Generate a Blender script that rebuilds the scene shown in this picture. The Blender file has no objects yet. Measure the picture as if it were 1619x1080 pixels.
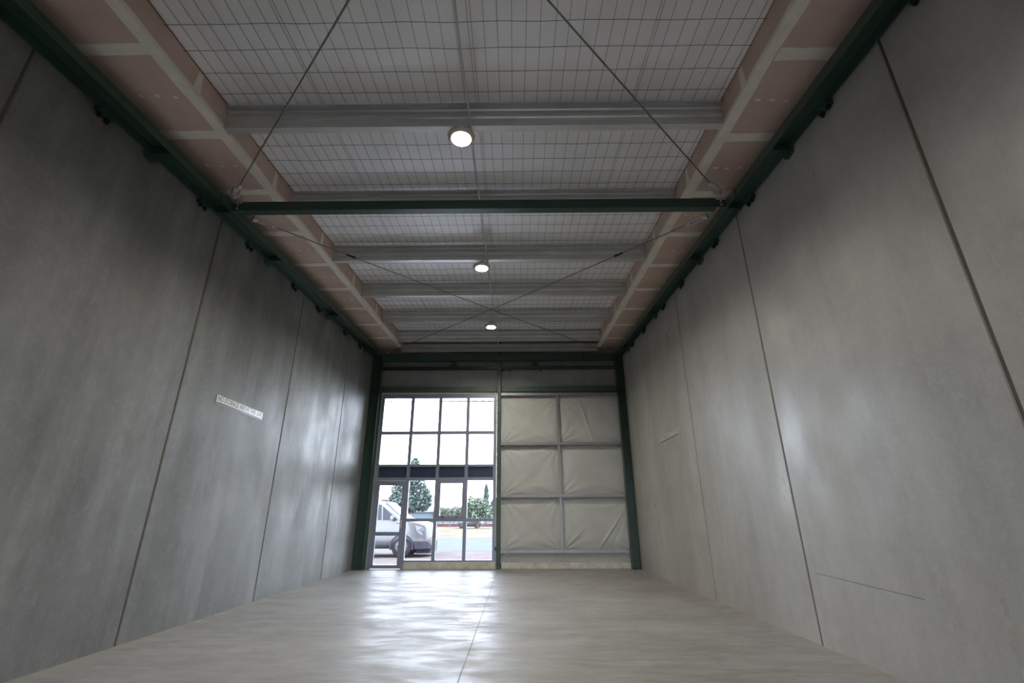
import bpy, bmesh, math, random
from mathutils import Matrix, Vector, noise
random.seed(7)
SC = bpy.context.scene
COL = SC.collection
S = 0.0565                      # roof pitch: metres up per metre towards the street front
XL, XR = -4.0, 3.0              # wall faces
YB, YF = -6.0, 12.7             # rear wall, street front

# ------------------------------------------------------------------ materials
def new_mat(name):
    m = bpy.data.materials.new(name); m.use_nodes = True
    nt = m.node_tree
    return m, nt, nt.nodes['Principled BSDF']

def N(nt, kind, **kw):
    n = nt.nodes.new(kind)
    for k, v in kw.items():
        if k in n.inputs: n.inputs[k].default_value = v
        else: setattr(n, k, v)
    return n

def mixc(nt, fac, a, b, blend='MIX'):
    n = nt.nodes.new('ShaderNodeMix'); n.data_type = 'RGBA'; n.blend_type = blend
    for sock, v in ((n.inputs[0], fac), (n.inputs[6], a), (n.inputs[7], b)):
        if hasattr(v, 'is_output'): nt.links.new(v, sock)
        elif isinstance(v, (int, float)): sock.default_value = v
        else: sock.default_value = (*v, 1)
    return n.outputs[2]

def coords(nt, scale=(1, 1, 1), loc=(0, 0, 0)):
    tc = N(nt, 'ShaderNodeTexCoord'); mp = N(nt, 'ShaderNodeMapping')
    mp.inputs['Scale'].default_value = scale; mp.inputs['Location'].default_value = loc
    nt.links.new(tc.outputs['Object'], mp.inputs['Vector']); return mp.outputs[0]

def noise_f(nt, scale=1.0, stretch=(1, 1, 1), detail=4, rough=.6, lo=.3, hi=.7, loc=(0, 0, 0), a=0.0, b=1.0, dist=0.0):
    t = N(nt, 'ShaderNodeTexNoise', Scale=scale, Detail=detail, Roughness=rough, Distortion=dist)
    nt.links.new(coords(nt, stretch, loc), t.inputs['Vector'])
    r = N(nt, 'ShaderNodeMapRange'); r.inputs[1].default_value = lo; r.inputs[2].default_value = hi
    r.inputs[3].default_value = a; r.inputs[4].default_value = b
    nt.links.new(t.outputs[0], r.inputs[0]); return r.outputs[0]

def bump(nt, p, h, strength=.2, dist=.01):
    b = N(nt, 'ShaderNodeBump', Strength=strength, Distance=dist)
    nt.links.new(h, b.inputs['Height']); nt.links.new(b.outputs[0], p.inputs['Normal'])

def plain(name, col, rough=.5, metal=0.0, vary=.12, scale=6.0, stretch=(1, 1, 1), coat=0.0, bmp=0.0, spec=.5):
    m, nt, p = new_mat(name)
    f = noise_f(nt, scale, stretch)
    d = tuple(c * (1 - vary) for c in col); l = tuple(min(1, c * (1 + vary)) for c in col)
    nt.links.new(mixc(nt, f, d, l), p.inputs['Base Color'])
    p.inputs['Roughness'].default_value = rough; p.inputs['Metallic'].default_value = metal
    p.inputs['Coat Weight'].default_value = coat; p.inputs['Specular IOR Level'].default_value = spec
    if bmp: bump(nt, p, noise_f(nt, scale * 8, stretch), bmp, .005)
    return m

def concrete_wall(name, base, dark, light, loc, blotch=.6, streak=.5, rlo=.2, rhi=.5, spec=.38):
    m, nt, p = new_mat(name)
    c = mixc(nt, noise_f(nt, .55, (1, 1, .7), 7, .62, .36, .66, loc), dark, base)
    c = mixc(nt, noise_f(nt, 1.0, (1, 1.6, .22), 6, .6, .45, .72, (loc[0] + 3, loc[1], 5), 0, streak), c, light)
    c = mixc(nt, noise_f(nt, .9, (1, 1.2, .45), 8, .7, .55, .75, (9, loc[1] + 4, 1), 0, blotch), c, dark)
    c = mixc(nt, noise_f(nt, 3.2, (1, 1, .8), 8, .75, .42, .62, (2, 2, 2), 0, .22), c, tuple(x * .68 for x in dark))
    # fine trowel swirls
    c = mixc(nt, noise_f(nt, 7, (1, 1, 1), 6, .7, .5, .68, (1, 5, 2), 0, .2, dist=2.2), c, light)
    w = N(nt, 'ShaderNodeTexNoise', Scale=55, Detail=3)
    nt.links.new(coords(nt), w.inputs['Vector'])
    c = mixc(nt, .1, c, w.outputs[0], 'OVERLAY')
    nt.links.new(c, p.inputs['Base Color'])
    nt.links.new(noise_f(nt, 1.7, (1, 1, .6), 5, .6, .3, .7, (4, 4, 4), rlo, rhi), p.inputs['Roughness'])
    p.inputs['Specular IOR Level'].default_value = spec
    bump(nt, p, noise_f(nt, 6, (1, 1, .7), 6, .6), .10, .006)
    return m

def build_floor_mat():
    m, nt, p = new_mat('polished_slab')
    c = mixc(nt, noise_f(nt, .7, (.7, 1, 1), 6, .6, .35, .65), (.20, .196, .183), (.285, .281, .268))
    c = mixc(nt, noise_f(nt, 1.1, (.35, 1.3, 1), 7, .65, .52, .72, (3, 1, 0), 0, .55), c, (.15, .13, .105))
    c = mixc(nt, noise_f(nt, 6, (.4, 1.5, 1), 8, .75, .42, .7, (1, 7, 0), 0, .45), c, (.38, .375, .36))
    # sandy dust along the walls
    g = N(nt, 'ShaderNodeNewGeometry'); sx = N(nt, 'ShaderNodeSeparateXYZ'); nt.links.new(g.outputs['Position'], sx.inputs[0])
    ad = N(nt, 'ShaderNodeMath', operation='ADD'); ad.inputs[1].default_value = .5; nt.links.new(sx.outputs[0], ad.inputs[0])
    ab = N(nt, 'ShaderNodeMath', operation='ABSOLUTE'); nt.links.new(ad.outputs[0], ab.inputs[0])
    jt = N(nt, 'ShaderNodeMath', operation='ADD'); nt.links.new(ab.outputs[0], jt.inputs[0]); nt.links.new(noise_f(nt, 2.5, (1, 1, 1), 5, .6, .3, .7, (0, 0, 0), -.14, .1), jt.inputs[1])
    mr = N(nt, 'ShaderNodeMapRange'); mr.inputs[1].default_value = 3.2; mr.inputs[2].default_value = 3.5; mr.inputs[4].default_value = .55
    nt.links.new(jt.outputs[0], mr.inputs[0])
    c = mixc(nt, mr.outputs[0], c, (.33, .30, .25))
    nt.links.new(c, p.inputs['Base Color'])
    r1 = noise_f(nt, 2.6, (.55, 1.2, 1), 9, .75, .42, .60, (5, 2, 0), .38, .60, dist=.2)
    nt.links.new(r1, p.inputs['Roughness'])
    p.inputs['Specular IOR Level'].default_value = .22
    bump(nt, p, noise_f(nt, 24, (.6, 1.3, 1), 6, .7), .04, .002)
    return m

def glass_mat():
    m = bpy.data.materials.new('window_glass'); m.use_nodes = True; nt = m.node_tree
    nt.nodes.remove(nt.nodes['Principled BSDF']); out = nt.nodes['Material Output']
    t = N(nt, 'ShaderNodeBsdfTransparent'); t.inputs[0].default_value = (.93, .97, .97, 1)
    g = N(nt, 'ShaderNodeBsdfGlossy', Roughness=.02); fr = N(nt, 'ShaderNodeFresnel', IOR=1.45)
    mx = N(nt, 'ShaderNodeMixShader')
    nt.links.new(fr.outputs[0], mx.inputs[0]); nt.links.new(t.outputs[0], mx.inputs[1]); nt.links.new(g.outputs[0], mx.inputs[2])
    nt.links.new(mx.outputs[0], out.inputs[0]); return m

def emit_mat(name, col, strength):
    m = bpy.data.materials.new(name); m.use_nodes = True; nt = m.node_tree
    nt.nodes.remove(nt.nodes['Principled BSDF']); e = N(nt, 'ShaderNodeEmission', Strength=strength)
    e.inputs[0].default_value = (*col, 1); nt.links.new(e.outputs[0], nt.nodes['Material Output'].inputs[0]); return m

M = dict(
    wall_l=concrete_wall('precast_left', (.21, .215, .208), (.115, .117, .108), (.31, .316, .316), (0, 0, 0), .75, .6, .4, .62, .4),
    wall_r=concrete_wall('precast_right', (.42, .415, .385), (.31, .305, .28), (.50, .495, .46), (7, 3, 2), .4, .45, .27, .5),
    floor=build_floor_mat(),
    sealant=plain('joint_sealant', (.085, .07, .045), .7),
    green=plain('green_paint', (.026, .060, .044), .32, 0, .15, 3),
    green_post=plain('green_paint_dusty', (.045, .085, .062), .5, 0, .2, 3),
    galv=plain('galvanised_steel', (.30, .31, .31), .45, .55, .12, 9, (1, 1, 1)),
    purlin=plain('galvanised_purlin', (.58, .59, .57), .36, .5, .12, 5, (.3, 1, 1)),
    zinc=plain('zinc_fitting', (.50, .50, .48), .45, .5, .2, 20),
    conduit=plain('pale_conduit', (.52, .52, .51), .4, .1, .1, 4),
    rod=plain('brace_rod_steel', (.20, .20, .19), .45, .45, .2, 12),
    wire=plain('safety_mesh_wire', (.085, .085, .085), .5, .3, .2, 20),
    black=plain('black_bolt', (.012, .012, .012), .5, .2),
    foil=plain('reflective_foil', (.90, .89, .90), .48, .12, .05, 2, (1, 1, 1), 0, .05, 1.0),
    kraft=plain('plasterboard_paper', (.60, .45, .37), .85, 0, .08, 2.2),
    compound=plain('joint_compound', (.80, .745, .65), .8, 0, .08, 5),
    alu=plain('window_aluminium', (.24, .26, .32), .42, .3, .06, 8),
    spandrel=plain('navy_spandrel', (.026, .042, .08), .3, 0, .1),
    foam=plain('packing_strip', (.55, .52, .45), .8),
    kerb=plain('concrete_kerb', (.54, .51, .44), .8, 0, .25, 5, (1, 1, 1), 0, .2),
    signw=plain('sign_white', (.72, .72, .70), .22, 0, .03),
    ink=plain('sign_black', (.015, .015, .015), .35),
    darkmetal=plain('dark_metal', (.02, .022, .022), .4, .3),
    white=plain('lamp_housing', (.62, .57, .48), .5, .2),
    dirt=plain('red_dirt', (.080, .068, .065), .95, 0, .18, 1.2, (1, 1, 1), 0, 0, 0),
    road=plain('bitumen', (.068, .074, .079), .95, 0, .08, 1, (1, 1, 1), 0, 0, 0),
    verge=plain('dry_grass', (.092, .080, .060), .95, 0, .3, .5, (1, 1, 1), 0, 0, 0),
    leaf_d=plain('dark_leaf', (.044, .064, .054), .6, 0, .4, 3),
    leaf_m=plain('mid_leaf', (.066, .088, .055), .6, 0, .4, 3),
    leaf_p=plain('pale_leaf', (.085, .094, .066), .7, 0, .4, 3),
    bark=plain('bark', (.07, .055, .045), .9),
    vanpaint=plain('silver_paint', (.062, .060, .064), .3, .1, .03, 3, (1, 1, 1), .5),
    vanplastic=plain('bumper_plastic', (.030, .026, .036), .7, 0, .12, 6, (1, 1, 1), 0, 0, .1),
    tyre=plain('tyre_rubber', (.022, .019, .022), .9, 0, .12, 6, (1, 1, 1), 0, 0, .1),
    alloy=plain('wheel_alloy', (.06, .058, .06), .4, .3),
    autoglass=plain('car_glass', (.012, .014, .022), .4, 0, .1, 6, (1, 1, 1), 0, 0, .25),
    screen=plain('windscreen_glass', (.02, .028, .03), .12, 0, .1),
    lampglass=plain('headlamp_glass', (.13, .135, .14), .15, 0, .1),
    tile=plain('roof_tile', (.085, .048, .042), .8, 0, .2, 3),
    render=plain('painted_render', (.1, .095, .09), .8),
    paleblue=plain('pale_blue_cladding', (.055, .075, .09), .6),
    lamp_post=plain('pale_lamp_post', (.075, .08, .085), .6, 0, .1, 3, (1, 1, 1), 0, 0, .1),
    brick=plain('red_brown_brick', (.075, .037, .032), .9, 0, .3, 2),
    glass=glass_mat(),
    lens=emit_mat('lamp_lens', (1.0, .90, .74), 60.0),
)
# insulation blanket: woven fabric with faint seams
m, nt, p = new_mat('insulation_blanket')
c = mixc(nt, noise_f(nt, 1.2, (1, 1, 1), 5, .6), (.48, .49, .455), (.57, .58, .545))
wv = N(nt, 'ShaderNodeTexWave', Scale=28, Distortion=1.2); wv.bands_direction = 'Z'
nt.links.new(coords(nt), wv.inputs['Vector'])
c = mixc(nt, .12, c, wv.outputs[0], 'MULTIPLY')
nt.links.new(c, p.inputs['Base Color']); p.inputs['Roughness'].default_value = .75
M['blanket'] = m
M['blanket_grey'] = plain('grey_blanket', (.27, .265, .27), .8, 0, .12, 3, (1, 1, .4))

# ------------------------------------------------------------------ mesh helpers
class MB:
    def __init__(s): s.v = []; s.f = []; s.smooth = set()
    def add(s, vs, fs, smooth=False):
        o = len(s.v); s.v += [tuple(v) for v in vs]
        for f in fs:
            if smooth: s.smooth.add(len(s.f))
            s.f.append(tuple(i + o for i in f))
        return s
    def box(s, x0, x1, y0, y1, z0, z1, slope=False, bev=0.0):
        vs = [(x, y, z + (S * y if slope else 0)) for x in (x0, x1) for y in (y0, y1) for z in (z0, z1)]
        return s.add(vs, [(0, 1, 3, 2), (4, 6, 7, 5), (0, 4, 5, 1), (2, 3, 7, 6), (0, 2, 6, 4), (1, 5, 7, 3)])
    def prism(s, poly, a, b, axis='Y', slope=False):
        """closed polygon swept along an axis; poly is (x,z) for Y, (y,z) for X, (x,y) for Z"""
        n = len(poly); vs = []
        for t in (a, b):
            for p, q in poly:
                v = (p, t, q) if axis == 'Y' else (t, p, q) if axis == 'X' else (p, q, t)
                if slope: v = (v[0], v[1], v[2] + S * v[1])
                vs.append(v)
        fs = [(i, (i + 1) % n, (i + 1) % n + n, i + n) for i in range(n)]
        fs += [tuple(range(n - 1, -1, -1)), tuple(range(n, 2 * n))]
        return s.add(vs, fs)
    def tube(s, a, b, r, n=10, r2=None, caps=True):
        a = Vector(a); b = Vector(b); d = (b - a).normalized()
        u = d.orthogonal().normalized(); w = d.cross(u); r2 = r if r2 is None else r2
        vs = [a + (u * math.cos(k * 2 * math.pi / n) + w * math.sin(k * 2 * math.pi / n)) * r for k in range(n)]
        vs += [b + (u * math.cos(k * 2 * math.pi / n) + w * math.sin(k * 2 * math.pi / n)) * r2 for k in range(n)]
        s.add(vs, [(k, (k + 1) % n, (k + 1) % n + n, k + n) for k in range(n)], True)
        if caps: s.add(vs, [tuple(range(n - 1, -1, -1)), tuple(range(n, 2 * n))])
        return s
    def lathe(s, prof, cx, cy, cz, n=28, axis='Z'):
        vs = []
        for r, h in prof:
            for k in range(n):
                t = k * 2 * math.pi / n
                if axis == 'Z': vs.append((cx + r * math.cos(t), cy + r * math.sin(t), cz + h))
                else: vs.append((cx + r * math.cos(t), cy + h, cz + r * math.sin(t)))
        m_ = len(prof)
        fs = [(j * n + k, j * n + (k + 1) % n, (j + 1) * n + (k + 1) % n, (j + 1) * n + k) for j in range(m_ - 1) for k in range(n)]
        s.add(vs, fs, True)
        return s.add(vs, [tuple(range(n - 1, -1, -1)), tuple(range((m_ - 1) * n, m_ * n))])
    def build(s, name, mat, parent=None, origin=None, bevel=0.0):
        me = bpy.data.meshes.new(name)
        me.from_pydata([Vector(v) for v in s.v], [], s.f)
        for i in s.smooth:
            if i < len(me.polygons): me.polygons[i].use_smooth = True
        bm = bmesh.new(); bm.from_mesh(me); bmesh.ops.recalc_face_normals(bm, faces=bm.faces); bm.to_mesh(me); bm.free()
        me.materials.append(M[mat] if isinstance(mat, str) else mat)
        o = bpy.data.objects.new(name, me); COL.objects.link(o)
        if parent is not None:
            o.parent = parent
            w = parent.location if parent.parent is None else parent.parent.location
            if parent.parent is not None: w = w + parent.location
            me.transform(Matrix.Translation(-Vector(w)))
        elif origin is not None:
            me.transform(Matrix.Translation(-Vector(origin))); o.location = origin
        if bevel:
            b = o.modifiers.new('bevel', 'BEVEL'); b.width = bevel; b.segments = 2; b.limit_method = 'ANGLE'
        return o

def thin(path, t):
    """closed polygon of a thin walled section following an open path"""
    n = len(path); L = []; R = []
    for i in range(n):
        a = Vector(path[max(0, i - 1)]); b = Vector(path[min(n - 1, i + 1)]); c = Vector(path[i])
        d1 = (c - a).normalized() if i > 0 else (b - c).normalized()
        d2 = (b - c).normalized() if i < n - 1 else d1
        nn = Vector((-(d1.y + d2.y), d1.x + d2.x)); nn.normalize()
        k = 1 / max(.4, nn.dot(Vector((-d1.y, d1.x))))
        L.append(tuple(c + nn * t * k)); R.append(tuple(c))
    return L + R[::-1]

def tag(o, label=None, cat=None, group=None, kind=None):
    if label: o['label'] = label
    if cat: o['category'] = cat
    if group: o['group'] = group
    if kind: o['kind'] = kind
    return o
def struct(o): o['kind'] = 'structure'; return o
def empty(name, loc, label, cat, group=None):
    o = bpy.data.objects.new(name, None); o.location = loc; o.empty_display_size = .1; COL.objects.link(o)
    return tag(o, label, cat, group)
def copy_tree(o, parent=None):
    c = o.copy(); COL.objects.link(c); c.parent = parent
    for ch in [x for x in bpy.data.objects if x.parent is o]: copy_tree(ch, c)
    return c

# ------------------------------------------------------------------ the shell
mb = MB(); mb.box(XL - .2, XR + .2, YB - .2, YF + .13, -.3, 0)
fl = struct(mb.build('floor', 'floor'))
# saw cut joints in the slab
mb = MB()
ys = [YB + (YF - .45 - YB) * i / 60 for i in range(61)]
for i in range(60):
    x = -.46 + .006 * noise.noise(Vector((ys[i], 0, 0))); x2 = -.46 + .006 * noise.noise(Vector((ys[i + 1], 0, 0)))
    mb.add([(x - .004, ys[i], .0012), (x + .004, ys[i], .0012), (x2 + .004, ys[i + 1], .0012), (x2 - .004, ys[i + 1], .0012)], [(0, 1, 2, 3)])
mb.build('saw_cut', plain('saw_cut_dark', (.16, .145, .12), .8), fl)

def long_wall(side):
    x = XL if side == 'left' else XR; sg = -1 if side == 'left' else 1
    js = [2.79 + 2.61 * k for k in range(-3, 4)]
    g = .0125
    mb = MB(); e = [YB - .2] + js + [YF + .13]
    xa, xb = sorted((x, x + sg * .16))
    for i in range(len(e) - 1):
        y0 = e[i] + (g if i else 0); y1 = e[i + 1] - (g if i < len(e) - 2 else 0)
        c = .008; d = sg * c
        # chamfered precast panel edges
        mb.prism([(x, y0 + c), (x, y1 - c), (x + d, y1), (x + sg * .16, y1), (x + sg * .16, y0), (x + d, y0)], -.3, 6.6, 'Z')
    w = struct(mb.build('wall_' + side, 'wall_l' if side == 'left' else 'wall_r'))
    for j in js:
        mb = MB(); a, b = sorted((x + sg * .008, x + sg * .05)); mb.box(a, b, j - g, j + g, 0, 6.4)
        mb.build('joint_sealant', 'sealant', w)
    return w
wl = long_wall('left'); wr = long_wall('right')
# thin marks on the right wall
mb = MB(); mb.tube((3.0, 5.26, .66), (3.0, 3.93, .62), .0022, 6); mb.build('pencil_line', 'ink', wr)
mb = MB(); mb.lathe([(.045, 0), (.05, .002), (.06, .002), (.065, 0)], 0, 0, 0, 18)
for i in range(len(mb.v)):
    a, b, c = mb.v[i]; mb.v[i] = (2.9995 - c, 9.3 + a * .8, .26 + b)
mb.f = [f for f in mb.f if len(f) == 4]
mb.build('scuff_mark', plain('scuff', (.46, .38, .32), .8), wr)

mb = MB(); mb.box(XL - .2, -.9, YB - .2, YB, -.3, 6.6); mb.box(2.4, XR + .2, YB - .2, YB, -.3, 6.6); mb.box(-.9, 2.4, YB - .2, YB, 2.7, 6.6); mb.box(-.9, 2.4, YB - .2, YB, -.3, 0); struct(mb.build('wall_rear', 'wall_r'))  # unseen doorway gap added behind the camera to let daylight in

# roof deck and foil that sags between the purlins
purl = [4.06 + 1.607 * k for k in range(-6, 6)]
ZP, ZR = 5.05, 5.33
mb = MB(); mb.box(XL - .3, XR + .3, YB - .3, YF + 1.0, ZR + .06, ZR + .16, True)
struct(mb.build('ceiling', 'foil'))
mb = MB(); nx, ny = 70, 150; x0, x1, y0, y1 = -3.24, 2.32, YB + .03, YF + .1
vs = []
for j in range(ny + 1):
    y = y0 + (y1 - y0) * j / ny
    for i in range(nx + 1):
        x = x0 + (x1 - x0) * i / nx
        t = ((y - 4.06) / 1.607) % 1.0
        sag = .018 * math.sin(math.pi * t) + .006 * noise.noise(Vector((x * 1.3, y * 1.3, 0))) + .006 * abs(math.sin(x * math.pi / .27))
        vs.append((x, y, ZR + .035 - sag + S * y))
mb.add(vs, [(j * (nx + 1) + i, j * (nx + 1) + i + 1, (j + 1) * (nx + 1) + i + 1, (j + 1) * (nx + 1) + i) for j in range(ny) for i in range(nx)], True)
tag(mb.build('insulation_foil', 'foil'), 'pale grey foil blanket stretched over the purlins under the roof', 'insulation')

# safety mesh wires under the foil
mb = MB(); r = .0017
def wirep(x, y):
    t = ((y - 4.06) / 1.607) % 1.0
    return (x, y, ZR - .004 - .016 * math.sin(math.pi * t) + S * y)
xs = []; x = -3.22; k = 0
while x < 2.31:
    xs.append(x + random.uniform(-.006, .006)); k += 1
    if k % 13 == 9: xs.append(x + .022)
    x += .1335
yy = []; y = YB + .1
while y < YF: yy.append(y); y += .2705
def bar(a, b, rr):
    a = Vector(a); b = Vector(b); d = (b - a).normalized(); u = Vector((0, 0, 1)); w = d.cross(u).normalized()
    vs = [p + u * su * rr + w * sw * rr for p in (a, b) for su, sw in ((1, 1), (1, -1), (-1, -1), (-1, 1))]
    mb.add(vs, [(0, 1, 5, 4), (1, 2, 6, 5), (2, 3, 7, 6), (3, 0, 4, 7)])
for x in xs:
    ph = random.uniform(0, 9); pts = []
    for y in yy:
        dx = .007 * noise.noise(Vector((x * 3, y * .8, ph)))
        q = wirep(x + dx, y); pts.append(q)
    for a, b in zip(pts, pts[1:]): bar(a, b, r)
for y in yy:
    n = 30; ph = random.uniform(0, 9)
    pts = [wirep(-3.245 + 5.57 * i / n, y + .012 * noise.noise(Vector((i * .4, y, ph)))) for i in range(n + 1)]
    for a, b in zip(pts, pts[1:]): bar(a, b, r * 1.0)
tag(mb.build('safety_mesh', 'wire'), 'dark wire safety mesh in a grid hung tight under the roof foil', 'wire mesh')

# ------------------------------------------------------------------ purlins
prof = [(.078, ZP + .016), (.078, ZP), (0, ZP), (0, ZP + .06), (.012, ZP + .075), (.012, ZP + .115), (0, ZP + .13), (0, ZP + .17), (.012, ZP + .185), (.012, ZP + .225), (0, ZP + .24), (0, ZP + .27), (-.065, ZP + .27), (-.065, ZP + .255)]
names = {4.06: 'galvanised roof purlin carrying the nearest, largest lamp',
         5.67: 'galvanised roof purlin mostly hidden behind the green tie beam',
         7.27: 'galvanised roof purlin carrying the middle lamp',
         8.88: 'galvanised roof purlin between the middle lamp and the brace rods crossing',
         10.49: 'galvanised roof purlin carrying the farthest, smallest lamp',
         12.1: 'galvanised roof purlin closest to the street front wall, beyond the farthest lamp'}
for y in purl:
    key = round(y, 2)
    if y < 2.0 or y > 12.6: continue
    mb = MB(); pts = [(y + a, b + S * y) for a, b in prof]
    mb.prism(thin(pts, .003), -3.247, 2.327, 'X')
    o = mb.build('roof_purlin', 'purlin', None, (-.5, y, ZP + S * y))
    tag(o, names.get(key, 'galvanised roof purlin overhead, nearer the camera than every lamp'), 'purlin', 'galvanised roof purlins')

# thin conduit under the purlins along the centre
mb = MB(); n = 60; q = []
for i in range(n + 1):
    y = YB + .1 + (12.35 - YB - .1) * i / n; t_ = ((y - 4.06) / 1.607) % 1.0
    q.append((-.487 + .008 * noise.noise(Vector((y * .9, 0, 0))), y, ZP - .013 - .012 * math.sin(math.pi * t_) + S * y))
for a, b in zip(q, q[1:]): mb.tube(a, b, .0105, 8, caps=False)
tag(mb.build('electrical_conduit', 'conduit'), 'thin pale conduit running down the middle of the roof under the purlins', 'conduit')

# ------------------------------------------------------------------ plasterboard bulkheads
ZB = 5.04
def bulkhead(side):
    L = side == 'left'
    xw = XL + .022 if L else XR - .022; xi = -3.25 if L else 2.33; sg = 1 if L else -1   # sg: direction from wall to room
    t = empty('bulkhead', ((xw + xi) / 2, 5, ZB), 'long brown plasterboard bulkhead with taped joints above the %s' % ('left wall beam, over the window side' if L else 'right wall beam, over the blanket side'), 'bulkhead', 'plasterboard bulkheads')
    mb = MB(); a = .013
    mb.prism([(xw, ZB), (xi, ZB), (xi, ZR + .05), (xi - sg * a, ZR + .05), (xi - sg * a, ZB + a), (xw, ZB + a)], YB + .03, YF + .09, 'Y', True)
    mb.build('plasterboard', 'kraft', t)
    tp = .0025
    mb = MB()
    def strip_under(pts_l, pts_r):   # ragged strip below the soffit
        n = len(pts_l); vs = [(p[0], p[1], ZB - tp + S * p[1]) for p in pts_l + pts_r]
        vs += [(p[0], p[1], ZB + .0005 + S * p[1]) for p in pts_l + pts_r]
        fs = []
        for i in range(n - 1):
            fs += [(i, i + 1, n + i + 1, n + i), (i, i + 1, 2 * n + i + 1, 2 * n + i), (n + i, n + i + 1, 3 * n + i + 1, 3 * n + i)]
        mb.add(vs, fs)
    # cross joints
    y = 3.06 + (0 if L else .12) - 1.087 * 8; k = 0
    while y < YF:
        if y > YB + .1:
            n = 7; w = .062 + random.uniform(-.008, .008)
            xe = xi - sg * .115
            strip_under([(xw + (xe - xw) * i / (n - 1), y - w + random.uniform(-.006, .006)) for i in range(n)],
                        [(xw + (xe - xw) * i / (n - 1), y + w + random.uniform(-.006, .006)) for i in range(n)])
            # screw patches at mid sheet
            for q in (.22, .46, .69):
                if random.random() < .9:
                    cx = xw + (xi - xw) * q; cy = y + .54 + random.uniform(-.02, .02); ww = random.uniform(.022, .04); hh = random.uniform(.012, .024)
                    pp = [(cx + ww * math.cos(u), cy + hh * math.sin(u)) for u in (0, .8, 1.6, 2.5, 3.14, 3.9, 4.7, 5.5)]
                    mb.add([(p[0], p[1], ZB - tp + S * p[1]) for p in pp], [tuple(range(8))])
        y += 1.087; k += 1
    # corner tape: underside then inner face
    n = 90; ylist = [YB + .03 + (YF + .05 - YB) * i / n for i in range(n + 1)]
    vs = []
    for y in ylist:
        w = .115 + .03 * noise.noise(Vector((y * 1.7, xw, 0))); h = .05 + .012 * noise.noise(Vector((y * 2.1, 5, xw)))
        vs += [(xi - sg * w, y, ZB - tp + S * y), (xi + sg * tp, y, ZB - tp + S * y), (xi + sg * tp, y, ZB + h + S * y)]
    mb.add(vs, [(3 * i, 3 * i + 1, 3 * i + 4, 3 * i + 3) for i in range(n)] + [(3 * i + 1, 3 * i + 2, 3 * i + 5, 3 * i + 4) for i in range(n)])
    # inner face joints
    y = 3.58 - 1.607 * 5
    while y < YF:
        w = .035
        mb.add([(xi + sg * tp, y - w - .02, ZB + .045 + S * y), (xi + sg * tp, y + w + .02, ZB + .045 + S * y), (xi + sg * tp, y + w - .01, ZR + S * y), (xi + sg * tp, y - w, ZR + S * y)], [(0, 1, 2, 3)])
        y += 1.607
    mb.build('joint_compound', 'compound', t)
bulkhead('left'); bulkhead('right')

# ------------------------------------------------------------------ eaves beams along the walls
ZE = 4.69
def eaves(side):
    L = side == 'left'; sg = 1 if L else -1
    xo = XL + .03 if L else XR - .018; xi = -3.735 if L else 2.78
    t = empty('eaves_beam', ((xo + xi) / 2, 5, ZE), 'long dark green steel beam bolted flat along the top of the %s' % ('left wall, ending over the door corner' if L else 'right wall, ending over the blanket corner'), 'beam', 'green eaves beams')
    f = .010; h = .112; zm = ZE + .1
    mb = MB()
    mb.prism([(xo, ZE), (xo + sg * f, ZE), (xo + sg * f, zm - .004), (xi - sg * f, zm - .004), (xi - sg * f, ZE), (xi, ZE), (xi, ZE + h), (xi - sg * f, ZE + h), (xi - sg * f, zm + .004), (xo + sg * f, zm + .004), (xo + sg * f, ZE + h), (xo, ZE + h)], YB, YF - .22, 'Y', True)
    mb.build('beam_section', 'green', t)
    for k in range(-1, 4):
        y = 4.09 + 2.545 * k if not L else 4.06 + 2.53 * k
        a, b = sorted((xo + sg * f, xi - sg * f))
        mb = MB(); mb.box(a, b, y - .005, y + .005, ZE + .002, zm - .003, True); mb.build('stiffener', 'green', t)
        # lighter cleat against the wall under the stiffener
        mb = MB(); w = XL if L else XR
        mb.prism([(y - .08, ZE - .005 + S * y), (y + .08, ZE + .002 + S * y), (y + .08, ZE - .05 + S * y), (y + .05, ZE - .075 + S * y), (y - .05, ZE - .065 + S * y)], *sorted((w + sg * .001, w + sg * .035)), 'X')
        c = mb.build('wall_cleat', 'green', t)
    a, b = sorted((xo + sg * f, xi - sg * f))
    mb = MB(); mb.box(a, b, 5.195, 5.205, ZE + .002, zm - .003, True); mb.build('stiffener', 'green', t)
    for y in [.85, 2.36, 3.46, 4.96, 6.06, 7.55, 8.63, 10.15, 11.24]:
        w = XL if L else XR
        mb = MB(); mb.box(*sorted((w + sg * .001, w + sg * .062)), y - .085, y + .085, ZE - .045, ZE + .012, True)
        c = mb.build('wall_bracket', 'green', t)
        for dy in (-.045, .045):
            mb = MB(); z = ZE - .045 + S * y
            mb.tube((w + sg * .032, y + dy, z), (w + sg * .032, y + dy, z - .030), .026, 6)
            mb.tube((w + sg * .032, y + dy, z - .030), (w + sg * .032, y + dy, z - .05), .013, 8)
            mb.build('bolt', 'black', c)
    if L:
        mb = MB(); mb.box(XL + .001, xo, YB + .05, YF - .24, ZE + .02, ZE + .03, True); mb.build('packer_plate', 'green', t)
    # silver edged gusset where tie beam and braces land
    mb = MB(); mb.box(*sorted((xi, xi + sg * .012)), 4.92, 5.52, ZE - .012, ZE + .11, True)
    mb.build('gusset', 'green', t)
    return xi
XIL = eaves('left'); XIR = eaves('right')

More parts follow.
